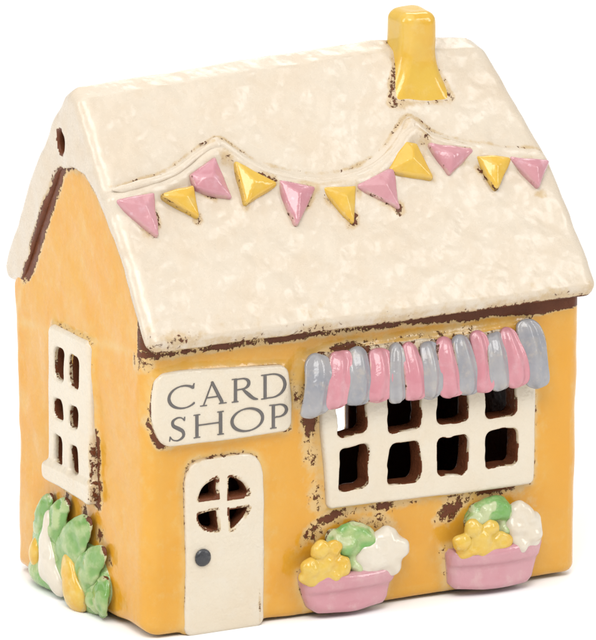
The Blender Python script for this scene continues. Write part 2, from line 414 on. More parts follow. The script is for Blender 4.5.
def band(d, w): return np.clip(1 - d / w, 0, 1)
def wall_attr(V):
    x, y, z = V.T
    a = np.zeros(len(V))
    n1 = vnoise(V, 2.3, 3); n2 = vnoise(V, 5.0, 9)
    front = y < 0.14
    # under the front eave, heavier towards the far end
    zc = 2.885 - 0.02 * sstep(2.8, 4.4, x)
    hw = 0.012 + 0.022 * sstep(2.4, 4.2, x) + 0.02 * n1
    e = np.clip(1.0 - (np.abs(z - zc) - hw) / 0.075, 0, 1.1)
    e = np.maximum(e, sstep(zc, zc + 0.06, z) * 1.05)
    a = np.maximum(a, np.where(front, e * (0.60 + 0.42 * sstep(2.4, 4.0, x) + 0.2 * n2), 0))
    c = np.hypot(x - 0.02, z - 2.80)
    a = np.maximum(a, np.where((x < 0.3) & (y < 0.25), band(c, 0.16) * 0.55, 0))
    # sign edge
    ds = poly_sd(x, z, SIGN)
    w = 0.16 + 0.50 * sstep(2.3, 2.0, z) * sstep(0.5, 0.1, x) + 0.35 * sstep(1.3, 1.6, x) * sstep(2.2, 2.0, z) + 0.25 * sstep(2.55, 2.2, z) * sstep(0.3, 0.0, x)
    a = np.maximum(a, np.where(front, band(np.maximum(ds - 0.01, 0), 0.07) * w, 0))
    # gap between sign, awning and window
    df = poly_sd(x, z, FRAME); da = poly_sd(x, z, AWNING)
    gx = np.abs(x - (1.80 + 0.10 * sstep(1.9, 1.1, z)))
    gap = band(np.maximum(gx - 0.03, 0), 0.15) * sstep(0.98, 1.12, z) * sstep(2.3, 2.1, z)
    a = np.maximum(a, np.where(front, gap * (0.36 + 0.34 * sstep(1.75, 2.0, z) + 0.3 * n2), 0))
    aw = band(np.maximum(da - 0.01, 0), 0.09) * (0.36 + 0.10 * sstep(2.2, 1.6, x) + 0.22 * sstep(4.2, 4.4, x) * sstep(2.72, 2.4, z) + 0.3 * n1)
    aw = np.where((da < 0.16) & (z > 2.15), aw, 0)
    a = np.maximum(a, np.where(front, aw, 0))
    # window edges
    wr = band(np.maximum(df - 0.005, 0), 0.09) * np.where(x > 4.2, 0.44 + 0.25 * n2, 0.2)
    a = np.maximum(a, np.where(front, wr, 0))
    under = band(np.maximum(np.abs(z - (1.03 + 0.02 * n1)) - 0.01, 0), 0.10) * (0.48 * sstep(2.05, 2.5, x) * sstep(4.4, 4.05, x) + 0.32 * n2)
    a = np.maximum(a, np.where(front & (x > 2.0) & (x < 4.45), under, 0))
    # round the tubs
    for cx, cz in ((2.25, 0.56), (3.82, 0.63)):
        r = np.hypot((x - cx) / 1.03, (z - cz) * 1.22)
        ang = np.arctan2(z - cz, x - cx)
        t = band(np.maximum(np.abs(r - 0.52) - 0.07, 0), 0.11) * sstep(-0.15, 0.35, z - cz + 0.06)
        t = t * (0.27 + 0.22 * sstep(-0.1, 0.3, cx - x) * sstep(0.0, 0.4, z - cz) + 0.40 * n2)
        a = np.maximum(a, np.where(front, t, 0))
        b = band(np.abs(poly_sd(x, z, BOXA if cx < 3 else BOXB)) , 0.09) * 0.36
        a = np.maximum(a, np.where(front, b, 0))
    # door rim
    dd = poly_sd(x, z, DOOR)
    a = np.maximum(a, np.where(front, band(np.abs(dd), 0.05) * (0.20 + 0.26 * sstep(1.6, 1.75, z)), 0))
    # gable: bare stripe under the back rake, a little by the apex
    gab = x < 0.14
    di = poly_sd(y, z, INNER)
    rear = sstep(1.55, 1.80, y)
    s = np.clip(1.0 - (np.abs(di + 0.03) - 0.03) / 0.11, 0, 1.1) * rear * (0.92 + 0.18 * n1)
    a = np.maximum(a, np.where(gab, s * sstep(2.93, 3.25, z), 0))
    s = band(np.abs(di), 0.16) * sstep(3.95, 4.2, z) * (0.55 + 0.25 * sstep(1.35, 1.15, y) * sstep(0.7, 1.0, y))
    a = np.maximum(a, np.where(gab, s, 0))
    dl = poly_sd(y, z, LWIN)
    s = band(np.maximum(dl, 0), 0.09) * (0.22 + 0.62 * sstep(2.0, 1.75, z) * sstep(1.2, 1.05, y) + 0.2 * sstep(2.7, 2.8, z))
    a = np.maximum(a, np.where(gab, s, 0))
    for (cy, cz, rr, am) in ((1.72, 1.02, .16, .7), (1.35, 1.0, .14, .62), (1.0, 0.83, .17, .7), (0.78, 0.62, .13, .5), (2.0, 1.0, .12, .4)):
        a = np.maximum(a, np.where(gab, band(np.hypot(y - cy, z - cz), rr) * am, 0))
    # small pin marks
    for cx, cz in ((0.02, 0.70),):
        pass
    # unglazed inside and the cut edges of the openings
    cut = ((hole_mask(x, z) < 0.10) | (door_hole(x, z) < 0.10)) & (y > -0.03) & (y < 0.7) | (left_hole(y, z) < 0.10) & (x > -0.03) & (x < 0.7)
    a = np.where(cut, 1.6, a)
    inside = (x > 0.06) & (x < W - 0.06) & (y > 0.07) & (y < D - 0.06) & (z > 0.08) & (prof_at(y, z) < -0.05)
    a = np.where(inside, 1.6, a)
    # glaze breaks thin beside every moulding and along the arrises, and pools between them
    near = np.minimum.reduce([np.abs(ds), np.abs(df), np.abs(dd), np.abs(da), np.abs(poly_sd(x, z, BOXA)), np.abs(poly_sd(x, z, BOXB)), np.abs(z - 2.9)])
    worn_lit = np.where(front, band(near, 0.16) * 0.75, 0)
    worn_lit = np.maximum(worn_lit, np.where(gab, band(np.minimum(np.abs(dl), np.abs(di)), 0.16) * 0.7, 0))
    arr = np.maximum(band(np.hypot(x, y), 0.20), np.maximum(band(np.abs(x - W), 0.14), band(np.abs(z - 0.02), 0.16)))
    worn_lit = np.maximum(worn_lit, arr * 0.55)
    pool = np.where(front, sstep(0.10, 0.30, near), 0.08) * (0.75 + 0.5 * n1) * 0.9
    worn_lit = np.maximum(worn_lit, np.where(gab, 0.26 + 0.25 * n1 - 0.15 * n2, 0))  # gable end paler all over: its brighter lit look put into the colour
    return {'oxide': a, 'worn_lit': worn_lit, 'pool': np.clip(pool, 0, 1) * (arr < 0.05)}
PROFP = [(0, 0), (D, 0), (D, 3.0)] + [(y + (0.07 if y > 1.5 else 0.0), z + (0.05 if y < 1.3 else 0.09)) for y, z in INNER[::-1] if z > 3.0] + [(0, 3.1)]
def prof_at(y, z): return poly_sd(y, z, PROFP)
solid('wall', g, F, M_yellow, shop, it=3, amps=((0.9, .022), (2.4, .010), (5.5, .004)), seed=2, attrs=wall_attr)

# ---- roof
g = Grid((-0.35, -0.45, 2.75), (W + 0.4, D + 0.42, 5.6), 0.026)
o2 = poly_sd(g.Y[0], g.Z[0], OUTER)[None].astype(f32)
i2 = poly_sd(g.Y[0], g.Z[0], INNER + [(2.4, 1.5), (0.2, 1.5)])[None].astype(f32)
xr = 4.985 - 0.088 * np.maximum(g.Z - 3.0, 0) ** 2
xl = (-0.055 + 0.035 * sstep(1.5, 1.9, g.Y)).astype(f32)
sx = np.maximum((xl - g.X), (g.X - xr) * 0.93)
ridge_sag = 0.0
F = rmax(o2, sx, 0.13)
F = np.maximum(F, -np.maximum(i2, -(g.X + 0.5)))
# gentle swelling that carries the bunting cord
seg = np.full((g.n[0], g.n[1], g.n[2]), 9.0, f32)
P3 = roof_pt(STRING[:, 0], STRING[:, 1] - 0.075, 0.0)
for k in range(len(P3) - 1):
    a, b = P3[k], P3[k + 1]; e = b - a
    wx = g.X - a[0]; wy = g.Y - a[1]; wz = g.Z - a[2]
    t = np.clip((wx * e[0] + wy * e[1] + wz * e[2]) / (e @ e), 0, 1)
    seg = np.minimum(seg, (wx - t * e[0]) ** 2 + (wy - t * e[1]) ** 2 + (wz - t * e[2]) ** 2)
seg = np.sqrt(seg) - 0.050
F = smin(F, seg, 0.13)
# smoke vent bored into the gable end, under the ridge
vent = np.sqrt(((g.Y - 1.73) / 0.095) ** 2 + ((g.Z - 4.72) / 0.120) ** 2) - 1
F = np.maximum(F, -np.maximum(vent * 0.09, g.X - 0.55))

def chim_sd(x, y, z):
    fl = np.clip((5.36 - z) / 0.56, 0, 1) ** 2
    lf = np.clip((5.55 - z) / 0.75, 0, 1) ** 2
    d = box_sd(x, y, 3.685 - 0.06 * lf, 1.335 - 0.02 * fl, 0.195 + 0.16 * fl + 0.06 * lf, 0.225 + 0.075 * fl, 0.13)
    return rmax(d * 0.9, z - 5.70, 0.10)
def seg_d(u, v, pts):
    d = np.full(u.shape, 9.0)
    for k in range(len(pts) - 1):
        a, b = pts[k], pts[k + 1]; e = b - a
        t = np.clip(((u - a[0]) * e[0] + (v - a[1]) * e[1]) / (e @ e), 0, 1)
        d = np.minimum(d, np.hypot(u - a[0] - t * e[0], v - a[1] - t * e[1]))
    return d
def roof_attr(V):
    x, y, z = V.T
    u, v, w = roof_uvw(V)
    n1 = vnoise(V, 2.3, 3); n2 = vnoise(V, 6.0, 9)
    a = np.zeros(len(V))
    fs = (w > -0.25) & (y < 1.3)
    # eave lip, wiped thin along its lower edge
    lip = sstep(3.00, 2.93, z) * (0.60 + 0.30 * sstep(2.5, 4.2, x) + 0.25 * n1)
    lip = np.maximum(lip, sstep(3.14, 2.98, z) * (0.30 + 0.14 * n1))
    lip = np.maximum(lip, np.where(y > -0.02, sstep(3.0, 2.94, z), 0))
    a = np.maximum(a, np.where(y < 0.5, lip, 0))
    c = np.hypot((x - 0.28) / 0.42, (z - 3.06) / 0.17)
    a = np.maximum(a, np.where(fs, band(c, 1.0) * 0.46, 0))
    a = np.maximum(a, np.where(y < 0.6, band(np.maximum(z - 3.0, 0), 0.38) * (0.20 + 0.16 * n1 + 0.10 * n2), 0))
    # line above the cord, and wear round the pennants
    k = np.interp(u, STRING[:, 0], STRING[:, 1])
    ds = seg_d(u, v, STRING)
    up = band(np.abs(ds - 0.075), 0.05) * (v > k) * (0.36 + 0.16 * n1) * (u > 0) 
    a = np.maximum(a, np.where(fs, up, 0))
    for kk, P in PENN.items():
        P = np.array(P); P = P.mean(0) + np.array([0.0, 0.05]) + (P - P.mean(0)) * 0.93; cu, cv = P.mean(0)
        d = poly_sd(u, v, P)
        side = sstep(-0.15, 0.25, (u - cu) * 0.9 - (v - cv) * 0.9)
        amp = {1: .62, 2: .58, 3: .78, 4: .72, 5: .66, 6: .78, 7: .62, 8: .5, 9: .62, 10: .66, 11: .6}[kk]
        t = band(np.maximum(d - 0.03, 0), 0.10) * (0.16 + amp * side * (0.16 + 0.75 * n2))
        if kk in (6, 10, 11):
            t = np.maximum(t, band(np.maximum(d - 0.02, 0), 0.10) * sstep(0.1, -0.15, (u - cu)) * sstep(cv + .1, cv - 0.02, v) * (0.5 + 0.5 * n2))
        a = np.maximum(a, np.where(fs, t, 0))
    for cu, cv in ((1.33, 1.86), (3.52, 1.78)):
        a = np.maximum(a, np.where(fs, band(np.hypot((u - cu) * 1.0, (v - cv) * 0.8), 0.16) * 0.46, 0))
    # foot of the chimney
    d = np.maximum(chim_sd(x, y, z) - 0.005, 0)
    a = np.maximum(a, np.where((z > 4.4) & (y < 1.6), band(d, 0.055) * (0.36 + 0.22 * sstep(3.55, 3.3, x) + 0.2 * n2), 0))
    # underside of the rakes
    di = poly_sd(y, z, INNER)
    rr = sstep(1.55, 1.75, y)
    a = np.maximum(a, np.where(x < 0.3, band(np.maximum(di - 0.02, 0), 0.10) * rr * sstep(4.52, 4.38, z) * (0.75 + 0.4 * n2), 0))
    a = np.maximum(a, np.where((di < 0.02) & (x > -0.03), 0.35 + 0.65 * rr, 0))
    ve = np.sqrt(((y - 1.73) / 0.095) ** 2 + ((z - 4.72) / 0.120) ** 2) - 1
    a = np.where((ve < 0.28) & (x > -0.03) & (x < 0.7), 1.6, a)  # vent hollow painted dark: its shade put into the oxide colour
    return {'oxide': a}
def ridge_warp(V):
    V = V.copy(); k = np.clip((V[:, 2] - 3.6) / 1.7, 0, 1)
    V[:, 2] += k * np.interp(V[:, 0], [-0.2, 0.6, 2.0, 3.3, 4.0, 4.6], [-0.07, -0.03, 0.03, 0.07, 0.02, -0.03])
    return V
roof = solid('roof', g, F, M_roof, shop, it=2, amps=((0.8, .022), (2.2, .008), (4.5, .008), (8.0, .004)), seed=21, attrs=roof_attr, xf=ridge_warp)

# ---- chimney
g = Grid((3.0, 0.6, 4.3), (4.3, 2.2, 5.95), 0.018)
F = chim_sd(g.X, g.Y, g.Z)
F = np.maximum(F, 4.5 - g.Z)
def chim_attr(V):
    x, y, z = V.T
    u, v, w = roof_uvw(V)
    return {'oxide': band(np.maximum(w - 0.06, 0), 0.04) * 0.10 * (z < 5.2)}
solid('chimney', g, F, M_lemon, roof, it=2, amps=((1.3, .02), (3.5, .008)), seed=5, attrs=chim_attr)

# ---- front panels
def plate(name, pts, y0, y1, r, mat, parent, h=0.014, cut=None, amps=(), seed=0, attrs=None, corner=0.05, bow=0.0):
    P = np.array(pts); lo = P.min(0) - 0.12; hi = P.max(0) + 0.12
    g = Grid((lo[0], y0 - 0.12, lo[1]), (hi[0], y1 + 0.1, hi[1]), h)
    d = (poly_sd(g.X[:, 0], g.Z[0], P))
    # soften the outline's corners
    d = d[:, None, :].astype(f32)
    F = rmax(d, np.maximum(y0 - g.Y, g.Y - y1), r)
    if cut is not None:
        c = cut(g.X[:, 0], g.Z[0])[:, None, :].astype(f32)
        F = -smin(-F, c, 0.035)
    return solid(name, g, F, mat, parent, it=3, amps=amps, seed=seed, attrs=attrs)

def edge_attr(amp, pts=None):
    def f(V):
        return {'oxide': np.where(V[:, 1] > -0.035, amp + 0.25 * vnoise(V, 4, 5), 0.0)}
    return f
def chaikin(pts, k=2, r=0.055):
    """round an outline's corners by about r"""
    P = np.array(pts, float)
    for _ in range(k):
        A = np.roll(P, 1, 0); B = np.roll(P, -1, 0)
        da = np.linalg.norm(A - P, axis=1, keepdims=True); db = np.linalg.norm(B - P, axis=1, keepdims=True)
        P = np.stack([P + (A - P) / da * np.minimum(r, 0.3 * da), P + (B - P) / db * np.minimum(r, 0.3 * db)], 1).reshape(-1, 2)
        r *= 0.4
    return P

sign = plate('sign', chaikin(SIGN), -0.08, 0.08, 0.035, M_cream, shop, attrs=edge_attr(0.42), amps=((2.0, .004),), seed=31)

# lettering: pen strokes of changing width, set proud of the sign by a hair
def arc(cx, cz, rx, rz, a0, a1, w0, w1, tilt=20, n=40):
    t = np.radians(np.linspace(a0, a1, n))
    wd = w0 + (w1 - w0) * np.abs(np.cos(t - math.radians(tilt))) ** 1.6
    return [(cx + rx * math.cos(q), cz + rz * math.sin(q), w) for q, w in zip(t, wd)]
TK, TN = 0.0172, 0.0066
def stem(x0, z0, x1, z1, w=TK):
    e = math.copysign(w, z1 - z0) if abs(z1 - z0) > w * 2 else 0
    return [(x0, z0 + e, w), (x1, z1 - e, w)]
def serif(x, z, l=0.034): return [(x - l, z, TN * .8), (x + l, z, TN * .8)]
def curve(pts, n=14):
    P = np.array(pts, float); R = []
    for k in range(len(P) - 1):
        p0 = P[max(k - 1, 0)]; p1 = P[k]; p2 = P[k + 1]; p3 = P[min(k + 2, len(P) - 1)]
        for t in np.arange(n) / n:
            R.append(0.5 * ((2 * p1) + (-p0 + p2) * t + (2 * p0 - 5 * p1 + 4 * p2 - p3) * t * t + (-p0 + 3 * p1 - 3 * p2 + p3) * t ** 3))
    R.append(P[-1]); return R
def letters():
    K = []
    # C A R D
    K += [arc(0.385, 2.452, 0.160, 0.112, 48, 318, TN, TK, 15)]
    K += [[(0.492, 2.535, TN), (0.505, 2.572, TN)], [(0.495, 2.535, TK * .7), (0.500, 2.560, TN)]]
    b, t = 2.335, 2.562
    K += [stem(0.612, b, 0.705, t, TN), [(0.708, t - .006, TK * .9), (0.815, b + TK, TK)], stem(0.650, b + .075, 0.770, b + .075, TN), serif(0.610, b, .036), serif(0.825, b, .040)]
    b, t = 2.330, 2.560
    K += [stem(0.968, b, 0.968, t), serif(0.964, b), [(0.930, t, TN * .8), (0.985, t, TN * .8)]]
    K += [[(0.968, t - .004, TN)] + arc(1.040, 2.503, 0.078, 0.053, 88, -88, TN, TK, 0) + [(0.968, 2.449, TN)]]
    K += [curve([(1.045, 2.450, TN), (1.10, 2.40, TK), (1.165, 2.345, TK * .9), (1.215, 2.328, TN)])]
    b, t = 2.322, 2.562
    K += [stem(1.300, b, 1.300, t), [(1.258, t, TN * .8), (1.32, t, TN * .8)], [(1.258, b, TN * .8), (1.32, b, TN * .8)]]
    K += [[(1.300, t - .002, TN)] + arc(1.375, 2.442, 0.148, 0.118, 90, -90, TN, TK, 0) + [(1.300, b + .002, TN)]]
    # S H O P
    K += [curve([(0.395, 2.215, TN), (0.365, 2.243, TN), (0.320, 2.250, TN * 1.2), (0.268, 2.222, TK * .85), (0.272, 2.175, TK), (0.330, 2.140, TK * 1.1), (0.378, 2.105, TK), (0.382, 2.055, TK * .85), (0.325, 2.022, TN * 1.2), (0.268, 2.032, TN), (0.236, 2.068, TN)])]
    K += [[(0.396, 2.215, TN), (0.398, 2.248, TN)], [(0.235, 2.068, TN), (0.230, 2.026, TN)]]
    b, t = 2.025, 2.252
    for xx in (0.535, 0.800): K += [stem(xx, b, xx, t), serif(xx, b), serif(xx, t)]
    K += [stem(0.535, 2.145, 0.800, 2.145, TN)]
    K += [arc(1.100, 2.133, 0.172, 0.113, 0, 360, TN, TK, 18, 70)]
    b, t = 2.012, 2.246
    K += [stem(1.392, b, 1.392, t), serif(1.392, b), [(1.350, t, TN * .8), (1.41, t, TN * .8)]]
    K += [[(1.392, t - .003, TN)] + arc(1.452, 2.182, 0.088, 0.062, 88, -105, TN, TK, 0) + [(1.42, 2.118, TN)]]
    return K
g = Grid((0.16, -0.098, 1.97), (1.60, -0.068, 2.62), 0.0056)
X2 = g.X[:, 0] + 0 * g.Z[0]; Z2 = g.Z[0] + 0 * g.X[:, 0]
d = np.full(X2.shape, 9.0)
for st in letters():
    for (x0, z0, w0), (x1, z1, w1) in zip(st[:-1], st[1:]):
        x0 = 0.215 + (x0 - 0.225) * 0.985; x1 = 0.215 + (x1 - 0.225) * 0.985
        ex, ez = x1 - x0, z1 - z0
        l2 = ex * ex + ez * ez + 1e-12
        t = np.clip(((X2 - x0) * ex + (Z2 - z0) * ez) / l2, 0, 1)
        d = np.minimum(d, np.hypot(X2 - x0 - t * ex, Z2 - z0 - t * ez) - (w0 + (w1 - w0) * t))
F = np.maximum(d[:, None, :], np.abs(g.Y + 0.0805) - 0.0085)
solid('lettering', g, F, M_ink, sign, it=1)

# ---- door
def door_attr(V):
    x, y, z = V.T
    h = door_hole(x, z)
    a = np.where(y > -0.02, np.where(h < 0.06, 1.3, 0.40), 0.0)
    a = np.maximum(a, np.where((h < 0.03) & (y > -0.045), 0.55 + 0.5 * vnoise(V, 7, 2), 0))
    a = np.maximum(a, band(np.abs(x - 1.235), 0.03) * sstep(0.9, 0.4, z) * (0.30 + 0.3 * vnoise(V, 3.0, 8)))
    dd = poly_sd(x, z, DOOR)
    a = np.maximum(a, band(np.abs(dd), 0.03) * sstep(1.55, 1.72, z) * 0.5)
    return {'oxide': a}
def door_cut(x, z):
    return np.minimum(door_hole(x, z), np.maximum(np.abs(x - 1.235) - 0.006, np.abs(z - 0.86) - 0.80) + 0.006)
door = plate('door', chaikin(DOOR), -0.04, 0.16, 0.035, M_cream, shop, cut=door_hole, attrs=door_attr, amps=((1.6, .010), (4.0, .004)), seed=12, h=0.013)
g = Grid((0.42, -0.25, 0.62), (0.78, 0.02, 0.96), 0.012)
F = ell_sd(g, (0.598, -0.05, 0.786), (0.086, 0.032, 0.092))
solid('door_knob', g, F, M_knob, door, it=2, amps=((6, .008),), seed=4)

# ---- shop window frame
def win_attr(V):
    x, y, z = V.T
    h = hole_mask(x, z)
    a = np.where((y > -0.03) & (h < 0.07), 1.3, np.where(y > -0.03, 0.35, 0))
    a = np.maximum(a, np.where((h < 0.035) & (y > -0.070), 0.58 + 0.5 * vnoise(V, 6, 2), 0))
    return {'oxide': a}
plate('window_frame', chaikin(FRAME, 2, 0.035), -0.08, 0.16, 0.04, M_cream, shop, cut=hole_mask, attrs=win_attr, amps=((1.6, .010), (4.5, .004)), seed=17, h=0.014)

# ---- awning
g = Grid((1.5, -0.45, 2.0), (4.5, 0.15, 2.85), 0.018)
wedge = poly_sd(g.Y[0], g.Z[0], [(0.08, 2.72), (-0.05, 2.70), (-0.18, 2.28), (-0.15, 2.20), (0.08, 2.20)])[None].astype(f32)
slant = 0.26 * (2.7 - g.Z)
F = rmax(wedge, np.maximum(1.86 - slant * 0.6 - g.X, g.X - (4.27 + slant * 0.25)), 0.05)
def awn_attr(V): return {'oxide': 0.36 + 0.30 * vnoise(V, 3, 6)}
awning = solid('awning', g, F, M_cream, shop, it=2, amps=((3, .006),), seed=3, attrs=awn_attr)
for k, (tx, tz, bx, bz, wt, wb) in enumerate(AWN):
    n = 30; s = np.linspace(0, 1, n); s = 0.5 - 0.5 * np.cos(s * math.pi)
    tz += 0.02 + random.uniform(-.015, .015)
    bz -= 0.055
    yy = -0.066 - 0.165 * s ** 0.85 - 0.045 * np.sin(s * math.pi)
    P = np.stack([tx + (bx - tx) * s + 0.012 * np.sin(s * 5 + k * 2.1), yy, tz + (bz - tz) * s], 1)
    cap = np.clip(1 - np.abs(2 * s - 1) ** 9, 0, 1) ** 0.5
    cap[0] = cap[-1] = 0.05
    A = (wt + (wb - wt) * s ** 0.8) * 0.61 * cap * (1 + 0.05 * np.sin(s * 6 + k))
    B = (0.050 + 0.010 * s) * (0.25 + 0.75 * cap)
    V, Q = loft(P, A, B, (1, 0, 0), (0, -0.88, 0.47), 36, 2.2)
    V = wobble(V * np.array([1, 1, 0.45]), Q, ((4.5, .012), (9, .008)), 40 + k) / np.array([1, 1, 0.45])
    # pressed ridges running down the stripe
    fx = (V[:, 0] - np.interp(V[:, 2], P[::-1, 2], P[::-1, 0])) / (np.interp(V[:, 2], P[::-1, 2], A[::-1]) + 1e-3)
    V[:, 1] -= 0.016 * np.cos(fx * 5.2 + 0.8 * math.sin(k * 2.3)) * np.interp(V[:, 2], P[::-1, 2], cap[::-1]) * (np.abs(fx) < 1.2)
    # the centre of each stripe carries a finger groove
    a = np.where(V[:, 1] > P[:, 1].mean() + 0.10, 0.5, 0)
    sc = np.abs(V[:, 0] - np.interp(V[:, 2], P[::-1, 2], P[::-1, 0]))
    ww = np.interp(V[:, 2], P[::-1, 2], A[::-1]) + 1e-3
    a = np.maximum(0, 0.30 * sstep(0.82, 1.0, sc / ww) + 0.25 * vnoise(V, 5, 80 + k) * sstep(0.7, 1, sc / ww))
    a = a * (ww > 0.75 * A.max())
    make_mesh('awning_stripe', V, Q, M_grey if k % 2 == 0 else M_pink, awning, {'oxide': a})

# ---- window on the gable end (built in y,z and stood against x = 0)
def swap(V): return V[:, [1, 0, 2]]
def plate_left(name, pts, r, mat, cut, seed, attrs):
    P = chaikin(pts); lo = P.min(0) - 0.12; hi = P.max(0) + 0.12
    g = Grid((-0.22, lo[0], lo[1]), (0.24, hi[0], hi[1]), 0.014)
    d = poly_sd(g.Y[0], g.Z[0], P)[None].astype(f32)
    sill = np.clip((1.40 - g.Z) / 0.06, 0, 1) * 0.045
    F = rmax(d, np.maximum(-0.085 - sill - g.X, g.X - 0.16), 0.05)
    F = -smin(-F, cut(g.Y[0], g.Z[0])[None].astype(f32), 0.035)
    return solid(name, g, F, mat, shop, it=3, amps=((1.8, .012), (4.5, .005)), seed=seed, attrs=attrs)
def lwin_attr(V):
    x, y, z = V.T
    h = left_hole(y, z)
    a = np.where((x > -0.02) & (h < 0.07), 1.3, np.where(x > -0.03, 0.30, 0))
    a = np.maximum(a, np.where((h < 0.03) & (x > -0.06), 0.5 + 0.5 * vnoise(V, 6, 2), 0))
    a = np.maximum(a, band(np.abs(poly_sd(y, z, LWIN)), 0.05) * sstep(1.95, 1.7, z) * sstep(1.2, 1.05, y) * 0.55)
    return {'oxide': a}
plate_left('gable_window_frame', LWIN, 0.05, M_cream, left_hole, 7, lwin_attr)

# ---- bunting
cs = np.array(curve([(u, v, 0) for u, v in STRING], 6))
P = roof_pt(cs[:, 0], cs[:, 1], 0.030)
pk = np.exp(-((cs[:, 0] - 1.255) / 0.07) ** 2) + np.exp(-((cs[:, 0] - 3.43) / 0.07) ** 2)
tg = np.gradient(P, axis=0); tg /= np.linalg.norm(tg, axis=1, keepdims=True)
side = np.cross(RN, tg)
tp = np.clip(np.minimum(np.arange(len(P)), len(P) - 1 - np.arange(len(P))) / 10, 0.05, 1)
V, Q = loft(P, (0.036 + 0.035 * pk) * tp, (0.020 + 0.024 * pk) * tp, side, RN, 16, 2.0)
V = wobble(V, Q, ((3, .012), (7, .006)), 66)
uu, vv, wv = roof_uvw(V)
kk = np.interp(uu, STRING[:, 0], STRING[:, 1])
bunting = make_mesh('bunting_cord', V, Q, M_roof, shop, {'oxide': np.where(vv > kk + 0.03, 0.26 + 0.2 * vnoise(V, 3, 5), 0.0)})
PINKS = (1, 3, 5, 7, 9, 11)
for k, P in PENN.items():
    P = np.array(P, float); c = P.mean(0)
    lo = P.min(0) - 0.12; hi = P.max(0) + 0.12
    g = Grid((lo[0], lo[1], -0.10), (hi[0], hi[1], 0.26), 0.0135)
    Pr = c + np.array([0.0, 0.05]) + (P - c) * 0.93 + np.random.default_rng(k).uniform(-.022, .022, P.shape)
    d = (poly_sd(g.X[:, :, 0], g.Y[:, :, 0], Pr) - 0.024)[:, :, None]
    # raised to a soft ridge that runs to the tip
    hgt = 0.050 + 0.44 * np.clip(-d, 0, 0.14)
    F = rmax(d * 0.9, (g.Z - hgt) * 0.85, 0.028)
    F = np.maximum(F, -0.06 - g.Z)
    V, Q = surface_nets(g.full(F), g.lo, g.h); V = relax(V, Q, 14)
    V = wobble(V, Q, ((4, .014), (9, .004)), 90 + k)
    dd = poly_sd(V[:, 0], V[:, 1], Pr)
    a = np.where((dd > -0.015) & (V[:, 2] < 0.05), 0.26 + 0.25 * vnoise(V, 6, k), 0)
    X = roof_pt(V[:, 0], V[:, 1], V[:, 2] + np.interp(c[0], [0, 3.6, 4.0, 4.8], [0.012, 0.012, 0.035, 0.045]))
    make_mesh('pennant', X, Q, M_mauve if k in PINKS else M_lemon, bunting, {'oxide': a})

# ---- flower tubs
def tub(name, pts, zr, cx, half, mat):
    P = chaikin(pts, 1); lo = P.min(0) - 0.12; hi = P.max(0) + 0.12
    g = Grid((lo[0], -0.50, lo[1]), (hi[0], 0.12, hi[1]), 0.017)
    d = poly_sd(g.X[:, 0], g.Z[0], P)[:, None, :].astype(f32)
    bow = 0.235 * np.sqrt(np.clip(1 - ((g.X - cx) / (half * 1.12)) ** 2, 0.04, 1))
    rim = 0.035 * sstep(0.16, 0.10, np.abs(g.Z - zr)) + 0.02 * np.sin((g.Z - zr) * 9)
    F = rmax(d, np.maximum(-(bow + rim) - g.Y, g.Y - 0.06) * 0.85, 0.075)
    def at(V):
        return {'oxide': np.where(V[:, 1] > -0.06, 0.35 + 0.2 * vnoise(V, 5, 3), 0)}
    return solid(name, g, F, mat, shop, it=3, amps=((1.8, .022), (4, .008)), seed=int(cx * 10), attrs=at)
def blob(name, balls, k, mat, parent, amps=((4, .012),), seed=0, h=0.016, ox=None, xf=None):
    B = np.array(balls)
    lo = (B[:, :3] - B[:, 3:6]).min(0) - 0.08; hi = (B[:, :3] + B[:, 3:6]).max(0) + 0.08
    g = Grid(lo, hi, h); F = None
    for b in balls:
        e = ell_sd(g, b[:3], b[3:6])
        F = e if F is None else smin(F, e, k)
    return solid(name, g, F, mat, parent, it=2, amps=amps, seed=seed, attrs=ox, xf=xf)
def leafy(V):
    n = vnoise(V, 9, 77)
    return {'oxide': np.where(V[:, 1] > -0.07, 0.4 + 0.3 * vnoise(V, 5, 3), 0), 'pool': sstep(-0.1, 0.5, n), 'worn_lit': sstep(0.1, -0.5, n)}
def back_ox(V): return {'oxide': np.where(V[:, 1] > -0.07, 0.4 + 0.3 * vnoise(V, 5, 3), 0)}
